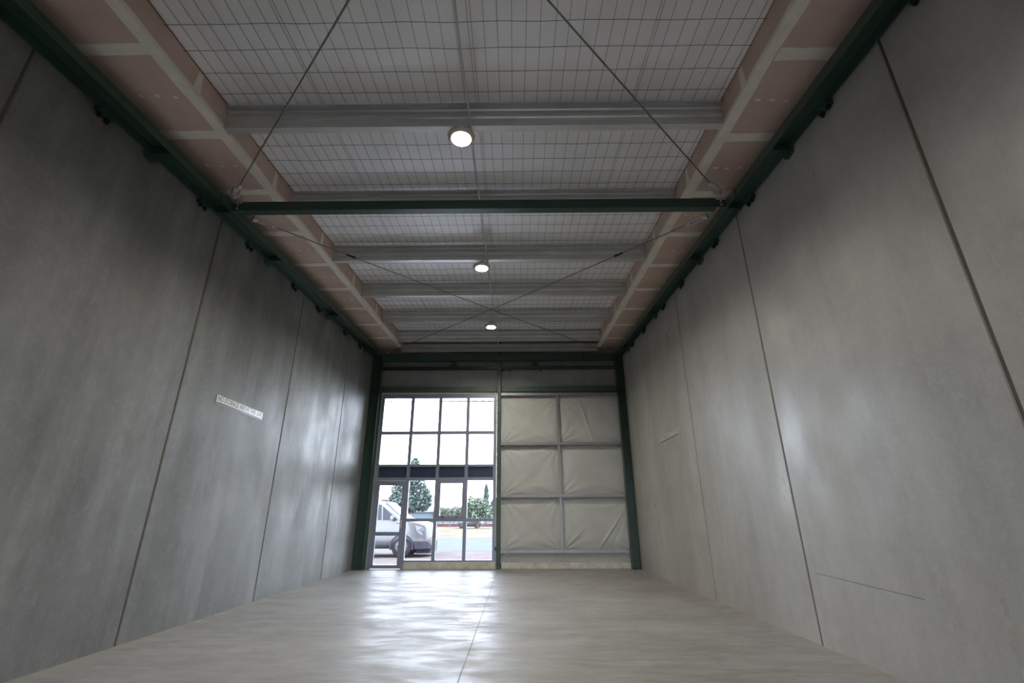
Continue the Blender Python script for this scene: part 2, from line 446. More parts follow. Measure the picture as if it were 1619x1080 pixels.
# ------------------------------------------------------------------ tie beam
zt = 4.98
t = empty('tie_beam', (-.5, 5.2, zt), 'green steel tie beam spanning the hall from left to right eaves beam', 'beam')
mb = MB()
mb.prism([(5.15, zt), (5.255, zt), (5.255, zt + .008), (5.162, zt + .008), (5.162, zt + .127), (5.255, zt + .127), (5.255, zt + .135), (5.15, zt + .135)], -3.60, 2.64, 'X')
mb.build('beam_section', 'green', t)
for x0, x1 in ((XIL + .013, -3.60), (2.64, XIR - .013)):
    mb = MB(); mb.box(x0, x1, 5.165, 5.177, zt + .015, zt + .12); mb.build('end_cleat', 'green', t)
    for z in (zt + .04, zt + .095):
        mb = MB(); xm = (x0 + x1) / 2; mb.tube((xm, 5.165, z), (xm, 5.148, z), .014, 6); mb.build('bolt', 'zinc', t)

# ------------------------------------------------------------------ brace rods
def brace(a, b, near, label, splice=None):
    a = Vector(a); b = Vector(b)
    t = empty('brace_rod', a, label, 'brace', 'crossed roof brace rods')
    d = (b - a).normalized(); side = d.cross(Vector((0, 0, 1))).normalized(); up = side.cross(d).normalized()
    L = (b - a).length
    mb = MB(); n = 12
    def P(s, dz=0): return a + d * s + Vector((0, 0, -.03 * math.sin(math.pi * s / L)))
    for i in range(n): mb.tube(P(.24 + (L - .42) * i / n), P(.24 + (L - .42) * (i + 1) / n), .0085, 8, caps=False)
    mb.build('rod', 'rod', t)
    # turnbuckle: two side bars and end bosses with a fork plate
    mb = MB()
    for sgn in (-1, 1):
        q = side * .034 * sgn; mb.tube(a + d * .03 + q, a + d * .27 + q, .014, 8)
    mb.tube(a + d * .25, a + d * .32, .034, 10, .022); mb.tube(a - d * .0, a + d * .06, .046, 10, .04)
    mb.tube(a + side * .062 + d * .02, a - side * .062 + d * .02, .017, 8)
    mb.tube(a + side * .052 + d * .26, a - side * .052 + d * .26, .013, 8)
    mb.build('turnbuckle', 'zinc', t)
    mb = MB(); mb.tube(b - d * .2, b - d * .04, .02, 8); mb.build('end_fork', 'zinc', t)
    if splice:
        mb = MB(); mb.tube(P(splice - .07), P(splice + .07), .017, 8); mb.tube(P(splice + .05), P(splice + .085), .022, 6); mb.build('coupler', 'darkmetal', t)
zr = lambda x, y, o=4.80: (x, y, o + S * y)
brace(zr(-3.65, 5.50, 4.79), zr(2.66, 12.47, 4.79), 0, 'thin brace rod from the tie beam left end to the far right corner', 1.48)
brace(zr(2.67, 5.52, 4.79), zr(-3.63, 12.44, 4.81), 0, 'thin brace rod from the tie beam right end to the far left corner', 1.48)
brace(zr(-3.62, 4.98, 4.80), zr(2.62, -1.72, 4.80), 1, 'thin brace rod rising from the left end of the tie beam towards the camera')
brace(zr(2.62, 5.01, 4.80), zr(-3.62, -1.72, 4.82), 1, 'thin brace rod rising from the right end of the tie beam towards the camera')

# ------------------------------------------------------------------ high bay lamps
def lamp(y, label):
    z = ZP + S * (y) - .15
    t = empty('high_bay_lamp', (-.59, y, z), label, 'lamp', 'round high bay lamps')
    mb = MB(); mb.lathe([(.118, .0), (.135, .004), (.148, .03), (.15, .045), (.13, .062), (.07, .072), (.06, .1), (.03, .104)], -.59, y, z)
    mb.build('housing', 'white', t)
    mb = MB(); mb.lathe([(.098, -.006), (.107, -.003), (.107, .001)], -.59, y, z); mb.build('lens', 'lens', t)
    mb = MB(); mb.box(-.608, -.572, y - .015, y + .015, z + .1, z + .149); mb.build('bracket', 'galv', t)
    ld = bpy.data.lights.new('lamp_light', 'AREA'); ld.shape = 'DISK'; ld.size = .19; ld.energy = 68; ld.color = (1, .94, .84); ld.spread = math.radians(150)
    lo = bpy.data.objects.new('lamp_light', ld); COL.objects.link(lo); lo.parent = t; lo.location = (0, 0, -.012)
    return t
lamp(4.10, 'round high bay lamp glowing warm white, nearest and largest')
lamp(7.33, 'round high bay lamp glowing warm white, the middle one, just beyond the tie beam')
lamp(10.53, 'round high bay lamp glowing warm white, farthest and smallest')

# ------------------------------------------------------------------ wall signs
def sign(side, y0, y1, z0, z1):
    L = side == 'left'; x = XL if L else XR; sg = 1 if L else -1
    ym = (y0 + y1) / 2; zm = (z0 + z1) / 2
    t = empty('wall_sign', (x, ym, zm), 'long narrow white sign on the %s' % ('left wall' if L else 'right wall'), 'sign', 'storage height signs')
    mb = MB(); mb.box(*sorted((x + sg * .001, x + sg * .006)), y0, y1, z0, z1); mb.build('sign_board', 'signw', t)
    mb = MB(); mb.box(*sorted((x + sg * .006, x + sg * .0072)), y0 + .012, y1 - .012, z0 + .006, z0 + .024); mb.build('line_mark', 'ink', t)
    cu = bpy.data.curves.new('text', 'FONT'); cu.body = 'NO STORAGE ABOVE THIS LINE'; cu.size = .096; cu.extrude = .0006
    cu.align_x = 'CENTER'; cu.align_y = 'CENTER'
    to = bpy.data.objects.new('tmp', cu); COL.objects.link(to); bpy.context.view_layer.update()
    me = bpy.data.meshes.new_from_object(to.evaluated_get(bpy.context.evaluated_depsgraph_get())); bpy.data.objects.remove(to)
    w = max(v.co.x for v in me.vertices) - min(v.co.x for v in me.vertices); k = (y1 - y0 - .05) / w
    for v in me.vertices:
        a, b, c = v.co
        v.co = (sg * (.0066 + c), (a * k) * sg, b * 1.0 + .013)
    me.materials.clear(); me.materials.append(M['ink'])
    o = bpy.data.objects.new('lettering', me); COL.objects.link(o); o.parent = t
sign('left', 6.11, 7.31, 2.63, 2.745); sign('right', 8.72, 9.91, 2.615, 2.725)

# ------------------------------------------------------------------ front frame: columns, beams, post
def column(side):
    L = side == 'left'; sg = 1 if L else -1; x = XL + .012 if L else XR - .012; xi = -3.745 if L else 2.79
    t = empty('steel_column', ((x + xi) / 2, 12.6, 0), 'dark green steel column standing in the %s' % ('left front corner beside the glass door' if L else 'right front corner beside the white blanket wall'), 'column', 'green corner columns')
    f = .011
    mb = MB(); yc = 12.6
    mb.prism([(x, 12.5), (x + sg * f, 12.5), (x + sg * f, yc - .005), (xi - sg * f, yc - .005), (xi - sg * f, 12.5), (xi, 12.5), (xi, 12.69), (xi - sg * f, 12.69), (xi - sg * f, yc + .005), (x + sg * f, yc + .005), (x + sg * f, 12.69), (x, 12.69)], .012, 5.50, 'Z')
    mb.build('column_section', 'green', t)
    mb = MB(); mb.box(*sorted((x, xi)), 12.49, 12.695, 0, .012); mb.build('base_plate', 'green', t)
    mb = MB(); mb.box(*sorted((x + sg * f, xi - sg * f)), 12.5, yc - .005, 4.42, 4.435); mb.build('stiffener', 'green', t)
column('left'); column('right')

t = empty('front_beam', (-.5, 12.6, 5.31), 'dark green beam across the top of the street front, between the corner columns', 'beam')
mb = MB(); mb.prism([(12.66, 5.31), (12.66, 5.318), (12.538, 5.318), (12.538, 5.494), (12.66, 5.494), (12.66, 5.502), (12.53, 5.502), (12.53, 5.31)], -3.745, 2.79, 'X'); mb.build('beam_section', 'green', t)
for x in (-2.83, 1.86):
    mb = MB(); mb.box(x - .006, x + .006, 12.49, 12.53, 5.33, 5.49); mb.build('cleat', 'green_post', t)
    for z in (5.37, 5.44):
        mb = MB(); mb.tube((x + .05, 12.53, z), (x + .05, 12.515, z), .014, 6); mb.build('bolt', 'black', t)
for x in (-1.73, .55):
    mb = MB(); mb.prism([(x - .12, 5.19), (x + .12, 5.19), (x + .05, 5.235), (x + .04, 5.31), (x - .04, 5.31), (x - .05, 5.235)], 12.62, 12.66, 'Y'); mb.build('hanger_cleat', 'green', t)

def lintel(x0, x1, label):
    t = empty('lintel_beam', ((x0 + x1) / 2, 12.67, 4.43), label, 'beam', 'green lintel beams')
    mb = MB(); mb.box(x0 + .02, x1 - .02, 12.655, 12.74, 4.435, 4.59); mb.build('beam_section', 'green_post', t, None, .006)
    for x in (x0 + .04, x1 - .04):
        for z in (4.475, 4.55):
            mb = MB(); mb.tube((x, 12.655, z), (x, 12.64, z), .012, 6); mb.build('bolt', 'black', t)
lintel(-3.735, -.515, 'green lintel beam directly above the glazed shopfront')
lintel(-.405, 2.78, 'green lintel beam above the white blanket wall, right of the centre post')

t = empty('centre_post', (-.46, 12.67, 0), 'slim grey green steel post between the window and the white blanket wall', 'post')
mb = MB(); mb.box(-.513, -.407, 12.64, 12.75, .012, 5.31); mb.build('post_section', 'green_post', t, None, .008)
mb = MB(); mb.box(-.53, -.39, 12.63, 12.76, 0, .012); mb.build('base_plate', 'green_post', t)
mb = MB(); mb.tube((-.525, 12.632, .06), (-.525, 12.632, .48), .011, 8); mb.tube((-.525, 12.632, .03), (-.525, 12.632, .07), .022, 8); mb.build('drop_bolt', 'zinc', t)
mb = MB(); mb.box(-.545, -.505, 12.615, 12.655, .42, .50); mb.build('latch_keeper', 'darkmetal', t)

# ------------------------------------------------------------------ insulation blanket on the front wall
def blanket(name, x0, x1, z0, z1, girts, straps, label, amp=.05, seed=0, nx=150, nz=190, mat='blanket', folds=()):
    mb = MB(); vs = []
    for j in range(nz + 1):
        z = z0 + (z1 - z0) * j / nz
        lo = max([g for g in girts if g <= z + 1e-6], default=z0); hi = min([g for g in girts if g > z + 1e-6], default=z1)
        tz = (z - lo) / max(.01, hi - lo)
        for i in range(nx + 1):
            x = x0 + (x1 - x0) * i / nx
            lo2 = max([g for g in straps if g <= x + 1e-6], default=x0); hi2 = min([g for g in straps if g > x + 1e-6], default=x1)
            tx = (x - lo2) / max(.01, hi2 - lo2)
            bz = min(1, math.sin(math.pi * min(1, max(0, tz))) * 1.8) ** .6 if hi - lo > .3 else .4
            bx = min(1, math.sin(math.pi * min(1, max(0, tx))) * 2.6) ** .5
            b = amp * bz * (.45 + .55 * bx)
            # diagonal creases fanning from the corners
            cr = 0
            for cx, cz, k in ((lo2, hi, 1), (hi2, lo, 1), (hi2, hi, -1), (lo2, lo, -1)):
                dx, dz = x - cx, z - cz; rr = math.hypot(dx, dz) + .05
                an = math.atan2(dz, dx)
                cr += .009 * math.exp(-rr * 1.5) * math.sin(an * 16 + seed + cx * 3 + cz * 5) * min(1, rr * 4)
            fold = .010 * noise.noise(Vector((x * 2.2 + seed, z * .8, 1))) + .003 * noise.noise(Vector((x * 9, z * 3, seed)))
            for ax, az, bx_, bz_, hh, ww in folds:
                L2 = (bx_ - ax) ** 2 + (bz_ - az) ** 2; tt = ((x - ax) * (bx_ - ax) + (z - az) * (bz_ - az)) / L2
                if 0 < tt < 1:
                    dd = ((x - ax) * (bz_ - az) - (z - az) * (bx_ - ax)) / math.sqrt(L2)
                    cr += hh * math.exp(-(dd / ww) ** 2) * math.sin(math.pi * tt) ** .5
            vs.append((x, 12.792 - b - cr - fold * (0.3 + bz), z))
    mb.add(vs, [(j * (nx + 1) + i, j * (nx + 1) + i + 1, (j + 1) * (nx + 1) + i + 1, (j + 1) * (nx + 1) + i) for j in range(nz) for i in range(nx)], True)
    return tag(mb.build(name, mat), label, 'insulation', 'white front wall blankets')
blanket('insulation_blanket', -.405, 2.98, .12, 4.45, [.39, 1.69, 3.01, 4.33], [1.13], 'crumpled white insulation blanket behind the girts, right of the centre post', .055, 3, folds=((2.78, 1.40, 2.0, .38, .028, .022), (2.78, 1.2, 2.3, .38, -.012, .03), (1.72, 4.25, 2.1, 3.02, .022, .03), (1.95, 4.2, 2.0, 3.1, -.01, .04), (1.25, .5, 1.75, .95, .014, .02), (-.35, 4.2, .1, 3.9, .014, .03)))
blanket('insulation_blanket', -.405, 2.98, 4.50, 5.95, [], [], 'strip of grey white insulation blanket above the right lintel', .02, 8, 60, 30, 'blanket_grey')
blanket('insulation_blanket', -3.98, -.515, 4.50, 5.95, [], [], 'strip of grey white insulation blanket above the glazed shopfront', .02, 5, 60, 30, 'blanket_grey')
mb = MB(); n = 90
pp = []
for i in range(n + 1):
    x = XL - .2 + 7.4 * i / n; pp.append((x, 12.86 + .009 * math.cos(i * math.pi)))
def clad(x0, x1, z0, z1):
    k = int((x1 - x0) / .038); pf = [(x0 + (x1 - x0) * i / k, 12.85 + .008 * math.cos(i * math.pi / 2)) for i in range(k + 1)]
    mb.prism(pf + [(x1, 12.83), (x0, 12.83)], z0, z1, 'Z')
clad(-.5, XR + .2, 0, 6.6); clad(XL - .2, -.5, 4.42, 6.6); clad(XL - .2, -3.72, 0, 4.42)
struct(mb.build('wall_front', 'render'))

def girt(x0, x1, z, label, h=.07, mat='galv'):
    t_ = .003
    pth = [(12.70, z + h), (12.655, z + h), (12.655, z), (12.79, z), (12.79, z - .0)]
    mb = MB(); mb.prism(thin([(12.675, z + h - .012), (12.675, z + h), (12.655, z + h), (12.655, z), (12.78, z), (12.78, z - .04)], t_), x0, x1, 'X')
    o = mb.build('steel_girt', mat, None, ((x0 + x1) / 2, 12.65, z)); return tag(o, label, 'girt', 'horizontal wall girts')
girt(-.405, 2.78, 4.335, 'galvanised girt at the top of the blanket wall, right under the green lintel')
girt(-.405, 2.78, 2.985, 'galvanised girt across the blanket wall, second from the top')
girt(-.405, 2.78, 1.665, 'galvanised girt across the blanket wall, second from the floor')
girt(-.405, 2.78, .36, 'galvanised girt across the blanket wall, the lowest, just above the floor')
girt(-3.735, 2.78, 5.10, 'dark green girt high under the front beam, crossing the full width', .08, 'green')
mb = MB(); mb.box(-3.735, -1.22, 12.60, 12.65, 5.075, 5.10); tag(mb.build('steel_flat', 'darkmetal', None, (-2.5, 12.62, 5.08)), 'short black steel flat fixed under the high girt above the shopfront', 'bar')
mb = MB(); mb.prism(thin([(12.70, 5.60), (12.60, 5.60), (12.60, 5.70), (12.612, 5.71), (12.612, 5.76), (12.60, 5.77), (12.60, 5.83), (12.66, 5.83)], .003), -3.247, 2.327, 'X')
tag(mb.build('eaves_purlin', 'purlin', None, (-.5, 12.6, 5.6)), 'galvanised eaves purlin lying on top of the green front beam', 'purlin')
t = empty('girt_bridging', (1.13, 12.66, .43), 'vertical galvanised bridging strap joining the four girts of the blanket wall', 'bridging')
for z0, z1 in ((.435, 1.655), (1.74, 2.975), (3.06, 4.325)):
    mb = MB(); mb.prism(thin([(1.10, 12.66), (1.16, 12.66), (1.16, 12.70)], .003), z0, z1, 'Z'); mb.build('bridging_strap', 'galv', t)

mb = MB(); mb.box(-2.79, -.52, 12.70, 12.83, 0, .16); struct(mb.build('trim_1', 'kerb', None, None, .006))
mb = MB(); mb.box(-.385, 2.985, 12.72, 12.82, 0, .135); struct(mb.build('trim_2', 'kerb', None, None, .006))

# ------------------------------------------------------------------ shopfront window
Y0, Y1 = 12.70, 12.80
def bars(lst, y0=Y0, y1=Y1):
    m_ = MB()
    for x0, x1, z0, z1 in lst: m_.box(x0, x1, y0, y1, z0, z1)
    return m_
mb = MB(); mb.box(-3.743, -3.712, 12.66, 12.80, 0, 4.43); struct(mb.build('trim_3', 'green_post'))
mb = MB(); mb.box(-3.711, -3.701, 12.69, 12.80, 0, 4.43)
win = struct(bars([(-3.70, -3.62, 0, 4.39), (-.61, -.54, .16, 4.39), (-3.62, -.61, 4.285, 4.39),
    (-3.62, -.61, 3.29, 3.37), (-3.62, -.61, 2.435, 2.50), (-3.62, -.61, 2.09, 2.165), (-2.79, -.61, 1.09, 1.165), (-2.79, -.61, .16, .20),
    (-2.878, -2.792, 2.165, 2.435), (-2.878, -2.792, 2.5, 3.3), (-2.878, -2.792, 3.365, 4.285),
    (-2.87, -2.79, 0, 2.09),
    (-2.113, -2.027, .2, 1.1), (-2.113, -2.027, 1.16, 2.09), (-2.113, -2.027, 2.165, 2.435), (-2.113, -2.027, 2.5, 3.3), (-2.113, -2.027, 3.365, 4.285),
    (-1.353, -1.267, .2, 1.1), (-1.353, -1.267, 1.16, 2.09), (-1.353, -1.267, 2.165, 2.435), (-1.353, -1.267, 2.5, 3.3), (-1.353, -1.267, 3.365, 4.285)]).build('window_1', 'alu', None, None, .004))
mb.box(-.54, -.52, 12.69, 12.80, .16, 4.43); mb.box(-3.70, -.54, 12.69, 12.80, 4.39, 4.43); mb.build('packing_strip', 'foam', win)
cols = [(-3.62, -2.87), (-2.80, -2.105), (-2.035, -1.345), (-1.275, -.61)]
for a, b in cols:
    for z0, z1 in ((3.365, 4.285), (2.5, 3.3)):
        m_ = MB(); m_.box(a, b, 12.757, 12.763, z0, z1); m_.build('pane', 'glass', win)
    m_ = MB(); m_.box(a, b, 12.745, 12.757, 2.165, 2.435); m_.build('spandrel_panel', 'spandrel', win)
for a, b in cols[1:]:
    m_ = MB(); m_.box(a, b, 12.757, 12.763, .2, 1.1); m_.build('pane', 'glass', win)
for a, b in (cols[1], cols[3]):
    m_ = MB(); m_.box(a, b, 12.757, 12.763, 1.16, 2.09); m_.build('pane', 'glass', win)
sash = bars([(-2.035, -1.96, 1.16, 2.09), (-1.40, -1.345, 1.16, 2.09), (-1.96, -1.40, 2.02, 2.09), (-1.96, -1.40, 1.16, 1.225)], 12.69, 12.79).build('awning_sash', 'alu', win, None, .004)
m_ = MB(); m_.box(-1.96, -1.40, 12.757, 12.763, 1.225, 2.02); m_.build('pane', 'glass', sash)
for x in (-1.87, -1.52):
    m_ = MB(); m_.box(x - .035, x + .035, 12.67, 12.69, 1.195, 1.215); m_.box(x - .008, x + .03, 12.655, 12.672, 1.197, 1.21); m_.build('latch', 'darkmetal', sash)
# flashing outside over the panes
m_ = MB(); k = 60
pf = [(-3.7 + 3.2 * i / k, 12.90 + .012 * math.cos(i * math.pi / 2)) for i in range(k + 1)]
m_.prism(pf + [(-.5, 12.87), (-3.7, 12.87)], 4.215, 4.24, 'Z'); m_.build('flashing', 'darkmetal', win)

door = struct(bars([(-3.62, -3.545, .012, 2.085), (-2.955, -2.875, .012, 2.085), (-3.545, -2.955, 1.965, 2.085), (-3.545, -2.955, .76, .85), (-3.545, -2.955, .012, .10)], 12.705, 12.755).build('door_1', 'alu', None, None, .004))
for z0, z1 in ((.10, .76), (.85, 1.965)):
    m_ = MB(); m_.box(-3.545, -2.955, 12.728, 12.734, z0, z1); m_.build('pane', 'glass', door)
m_ = MB(); m_.box(-3.58, -3.30, 12.655, 12.705, 1.975, 2.03); m_.box(-3.32, -3.05, 12.66, 12.68, 2.04, 2.055); m_.build('door_closer', plain('closer_metal', (.34, .26, .27), .4, .4), door, None, .004)
m_ = MB(); m_.box(-2.945, -2.90, 12.69, 12.705, .93, 1.13); m_.tube((-2.92, 12.67, 1.05), (-3.03, 12.67, 1.05), .010, 8); m_.tube((-2.92, 12.705, 1.05), (-2.92, 12.668, 1.05), .010, 8); m_.build('handle', 'zinc', door)

# ------------------------------------------------------------------ outside
GZ = -.14
mb = MB(); mb.box(-40, 40, -60, YB - .2, GZ - .3, GZ); struct(mb.build('rear_yard', 'dirt'))
mb = MB(); mb.box(-8, 7, 12.87, 15.35, GZ - .1, GZ + .02); struct(mb.build('bounce_slab', plain('pale_bounce_slab', (.74, .72, .70), .85, 0, .08, 2)))  # unseen pale slab added to bounce daylight through the window onto the ceiling
mb = MB(); mb.box(-90, 60, 12.87, 21.8, GZ - .3, GZ); struct(mb.build('forecourt', 'dirt'))
mb = MB(); mb.box(-90, 60, 21.8, 34, GZ - .3, GZ + .003); struct(mb.build('road', 'road'))
mb = MB(); mb.box(-300, 300, 34, 400, GZ - .3, GZ + .01); struct(mb.build('verge', 'verge'))

def foliage(parts, n, size, seed):
    rnd = random.Random(seed); m_ = MB()
    for _ in range(n):
        cx, cy, cz, rx, ry, rz = rnd.choice(parts)
        while True:
            u = Vector((rnd.uniform(-1, 1), rnd.uniform(-1, 1), rnd.uniform(-1, 1)))
            if .35 < u.length < 1: break
        p = Vector((cx + u.x * rx, cy + u.y * ry, cz + u.z * rz))
        a = Vector((rnd.gauss(0, 1), rnd.gauss(0, 1), rnd.gauss(0, 1))).normalized(); b = a.orthogonal().normalized(); c = a.cross(b)
        s_ = size * rnd.uniform(.6, 1.3)
        m_.add([p - b * s_, p + c * s_ * .6, p + b * s_, p - c * s_ * .6], [(0, 1, 2, 3)])
    return m_
def tree(name, x, y, parts, n, size, mat, label, trunk, cat='tree', seed=1):
    t = empty(name, (x, y, GZ), label, cat)
    foliage(parts, n, size, seed).build('foliage', mat, t)
    if trunk:
        m_ = MB(); m_.tube((x, y, GZ), (x, y, trunk[1]), trunk[0], 8, trunk[0] * .5)
        for k in range(5):
            a = k * 1.3; m_.tube((x, y, trunk[1] * (.5 + .1 * k)), (x + math.cos(a) * trunk[2], y + math.sin(a) * trunk[2], trunk[1] * (.8 + .1 * k)), trunk[0] * .5, 6, .02)
        m_.build('trunk', 'bark', t)
tree('broadleaf_tree', -8.6, 40, [(-9.2, 40, 3.0, 1.0, 1.2, 1.6), (-8.6, 40, 4.2, .9, 1, 1.3), (-8.1, 40, 3.0, .9, 1, 1.3), (-7.5, 40, 2.5, .7, .8, .9), (-8.5, 40, 2.2, 1.2, 1, .7), (-8.4, 40, 5.0, .45, .5, .8)], 6500, .13, 'leaf_d', 'tall dark green leafy tree beyond the van bonnet', (.16, 3.6, .7), seed=2)
tree('broadleaf_tree', -4.6, 60, [(-5.3, 60, 2.6, 1.1, 1, 1.1), (-4.3, 60, 2.4, 1.1, 1, 1.0), (-3.5, 60, 1.7, 1.0, 1, .9), (-5.0, 60, 1.5, 1.3, 1, .9), (-6.0, 60, 2.0, .7, 1, .9)], 6000, .12, 'leaf_m', 'pale green spreading tree seen through the right end pane', (.14, 2.2, .6), seed=3)
tree('conifer_tree', -4.9, 80, [(-4.9, 80, 4.3, .5, .5, .9), (-4.9, 80, 5.2, .35, .35, .8), (-4.9, 80, 3.2, .55, .5, 1.0), (-4.9, 80, 5.8, .18, .2, .4)], 3500, .12, 'leaf_d', 'narrow dark conifer rising behind the pale green tree', (.15, 4.5, .3), seed=4)
tree('broadleaf_tree', -3.2, 78, [(-3.2, 78, 2.9, .9, 1, 1.1)], 1500, .14, 'leaf_d', 'small dark tree at the right edge of the glazing, beside the conifer', (.14, 2.2, .4), seed=5)
tree('shrub_clump', -13.2, 90, [(-13.8, 90, 1.9, 1.3, 1, 1.2), (-12.3, 90, 1.7, 1.1, 1, 1.1)], 3000, .14, 'leaf_p', 'pale olive shrub clump left of the street lamp, seen through the awning sash', (.1, 1.5, .5), 'shrub', seed=6)
tree('shrub_clump', -10.4, 90, [(-10.9, 90, 1.9, 1.1, 1, 1.2), (-9.7, 90, 1.9, 1.0, 1, 1.1)], 3000, .14, 'leaf_p', 'pale olive shrub clump right of the street lamp, seen through the awning sash', (.1, 1.5, .5), 'shrub', seed=7)
tree('broadleaf_tree', -12.3, 52, [(-12.2, 52, 3.6, 1.0, 1, 1.5), (-12.6, 52, 2.4, 1.0, 1, 1.2)], 2500, .14, 'leaf_d', 'dark tree behind the tiled house roof, seen at the top of the door glass', (.14, 3, .5), seed=8)
tree('garden_hedge', -13.0, 49, [(-14 + .55 * k, 49, .95, .6, .6, 1.35) for k in range(6)], 3500, .12, 'leaf_m', 'green garden hedge above the van roof, below the tiled house roof', None, 'hedge', seed=9)

t = empty('street_lamp', (-9.05, 72.5, GZ), 'tall pale street lamp with a curved arm, seen through the awning sash', 'street lamp')
m_ = MB(); m_.tube((-9.05, 72.5, GZ), (-9.05, 72.5, 4.15), .055, 8, .04)
pts = [(-9.05, 72.5, 4.15), (-9.13, 72.5, 4.4), (-9.37, 72.5, 4.56), (-9.9, 72.5, 4.66), (-10.5, 72.5, 4.69)]
for a, b in zip(pts, pts[1:]): m_.tube(a, b, .035, 8)
m_.build('pole', 'lamp_post', t)
m_ = MB(); m_.box(-11.0, -10.45, 72.4, 72.6, 4.64, 4.74); m_.build('lamp_head', 'lamp_post', t)

t = empty('house', (-16.5, 60, GZ), 'low house with red brown tiled roof seen above the van through the door', 'house')
m_ = MB(); m_.box(-21, -13.9, 60, 66, GZ, 3.1); m_.build('wall', 'render', t)
m_ = MB(); m_.prism([(59.4, 3.05), (59.4, 3.16), (63, 3.9), (66.6, 3.16), (66.6, 3.05)], -21.6, -13.4, 'X'); m_.build('roof', 'tile', t)
m_ = MB(); m_.box(-16.6, -15.2, 59.97, 60.0, 1.0, 2.3); m_.build('window', 'autoglass', t)

t = empty('shed', (-17, 90, GZ), 'long low pale blue shed on the skyline behind the van bonnet', 'building')
m_ = MB(); m_.box(-22, -14.1, 90, 97, GZ, 2.0); m_.build('wall', 'paleblue', t)
m_ = MB(); m_.prism([(89.6, 1.98), (89.6, 2.1), (93.5, 2.45), (97.4, 2.1), (97.4, 1.98)], -22.4, -13.8, 'X'); m_.build('roof', 'paleblue', t)

t = empty('roadside_fence', (-10, 70, GZ), 'long pale blue rail fence running along the far verge', 'fence')
for z0, z1 in ((.42, .56), (.68, .78)):
    m_ = MB(); m_.box(-45, 12, 69.98, 70.02, z0, z1); m_.build('rail', 'paleblue', t)
for k in range(28):
    m_ = MB(); m_.box(-45 + 2.1 * k, -44.88 + 2.1 * k, 69.94, 69.98, GZ, .82); m_.build('post', 'paleblue', t)
m_ = MB(); m_.box(-45, 12, 71.5, 71.7, GZ, .30)
tag(m_.build('garden_wall', 'brick', None, (-16, 71.6, GZ)), 'low red brown brick wall behind the pale rail fence', 'wall')

# vehicles: lofted bodies, nose towards +X
def vehicle(name, nose, yside, stations, width, wheels, label, cat, mats, gy=GZ, wr_=.35, detail=True):
    """stations: (x, z_bottom, z_belt, z_top, half width factor, tumblehome)"""
    yc = yside + width / 2
    t = empty(name, (nose - 2, yc, gy), label, cat)
    m_ = MB(); ring = []
    for (x, zb, zw, zt_, wf, th) in stations:
        h = width / 2 * wf; r_ = []
        half = [(h * .93, zb), (h * .985, zb + (zw - zb) * .25), (h, zb + (zw - zb) * .6), (h * .985, zw), (h * (1 - th * .75), zw + (zt_ - zw) * .78), (h * (1 - th) - .06 * h, zw + (zt_ - zw) * .96), (h * (1 - th) * .6, zt_)]
        sec = [(yc - a, b) for a, b in half] + [(yc + a, b) for a, b in half[::-1]]
        ring.append([(x, a, b) for a, b in sec])
    n = len(ring[0]); vs = [v for r_ in ring for v in r_]
    fs = [(i * n + j, i * n + (j + 1) % n, (i + 1) * n + (j + 1) % n, (i + 1) * n + j) for i in range(len(ring) - 1) for j in range(n)]
    fs += [tuple(range(n - 1, -1, -1)), tuple(range((len(ring) - 1) * n, len(ring) * n))]
    m_.add(vs, fs, True); b = m_.build('body', mats[0], t)
    b.modifiers.new('sub', 'SUBSURF').levels = 1; b.modifiers['sub'].render_levels = 2
    for wx in wheels:
        for s_ in (-1, 1):
            ys_ = yc + s_ * (width / 2 - .12)
            w = MB(); w.lathe([(wr_ * .62, -.11), (wr_ * .93, -.115), (wr_, -.08), (wr_, .08), (wr_ * .93, .115), (wr_ * .62, .11)], wx, ys_, gy + wr_, 30, 'Y')
            wo = w.build('wheel', 'tyre', t)
            w = MB(); w.lathe([(wr_ * .60, .0), (wr_ * .62, .05), (wr_ * .55, .055), (wr_ * .2, .03), (wr_ * .16, .05), (.02, .052)] if s_ > 0 else [(.02, -.13), (wr_ * .16, -.128), (wr_ * .2, -.10), (wr_ * .5, -.115), (wr_ * .62, -.12), (wr_ * .62, 0)], wx, ys_, gy + wr_, 30, 'Y')
            for k in range(7):
                a = k * 2 * math.pi / 7
                w.tube((wx + math.cos(a) * .05, ys_ + s_ * .118, gy + wr_ + math.sin(a) * .05), (wx + math.cos(a) * wr_ * .58, ys_ + s_ * .118, gy + wr_ + math.sin(a) * wr_ * .58), .018, 6)
            w.build('rim', 'alloy', wo)
            if detail:   # dark arch lip
                w = MB(); vs = []; nn = 22
                for k in range(nn + 1):
                    a = math.pi * (-.08 + 1.16 * k / nn)
                    for rr, dy in ((wr_ * 1.20, .0), (wr_ * 1.02, .0), (wr_ * 1.02, -s_ * .10), (wr_ * 1.20, -s_ * .10)):
                        vs.append((wx + rr * math.cos(a), yc + s_ * (width / 2 + .004) + dy, gy + wr_ + rr * math.sin(a)))
                w.add(vs, [(4 * k + q, 4 * k + (q + 1) % 4, 4 * k + 4 + (q + 1) % 4, 4 * k + 4 + q) for k in range(nn) for q in range(4)])
                w.build('wheel_arch', 'vanplastic', t)
    return t, yc
W = 1.88
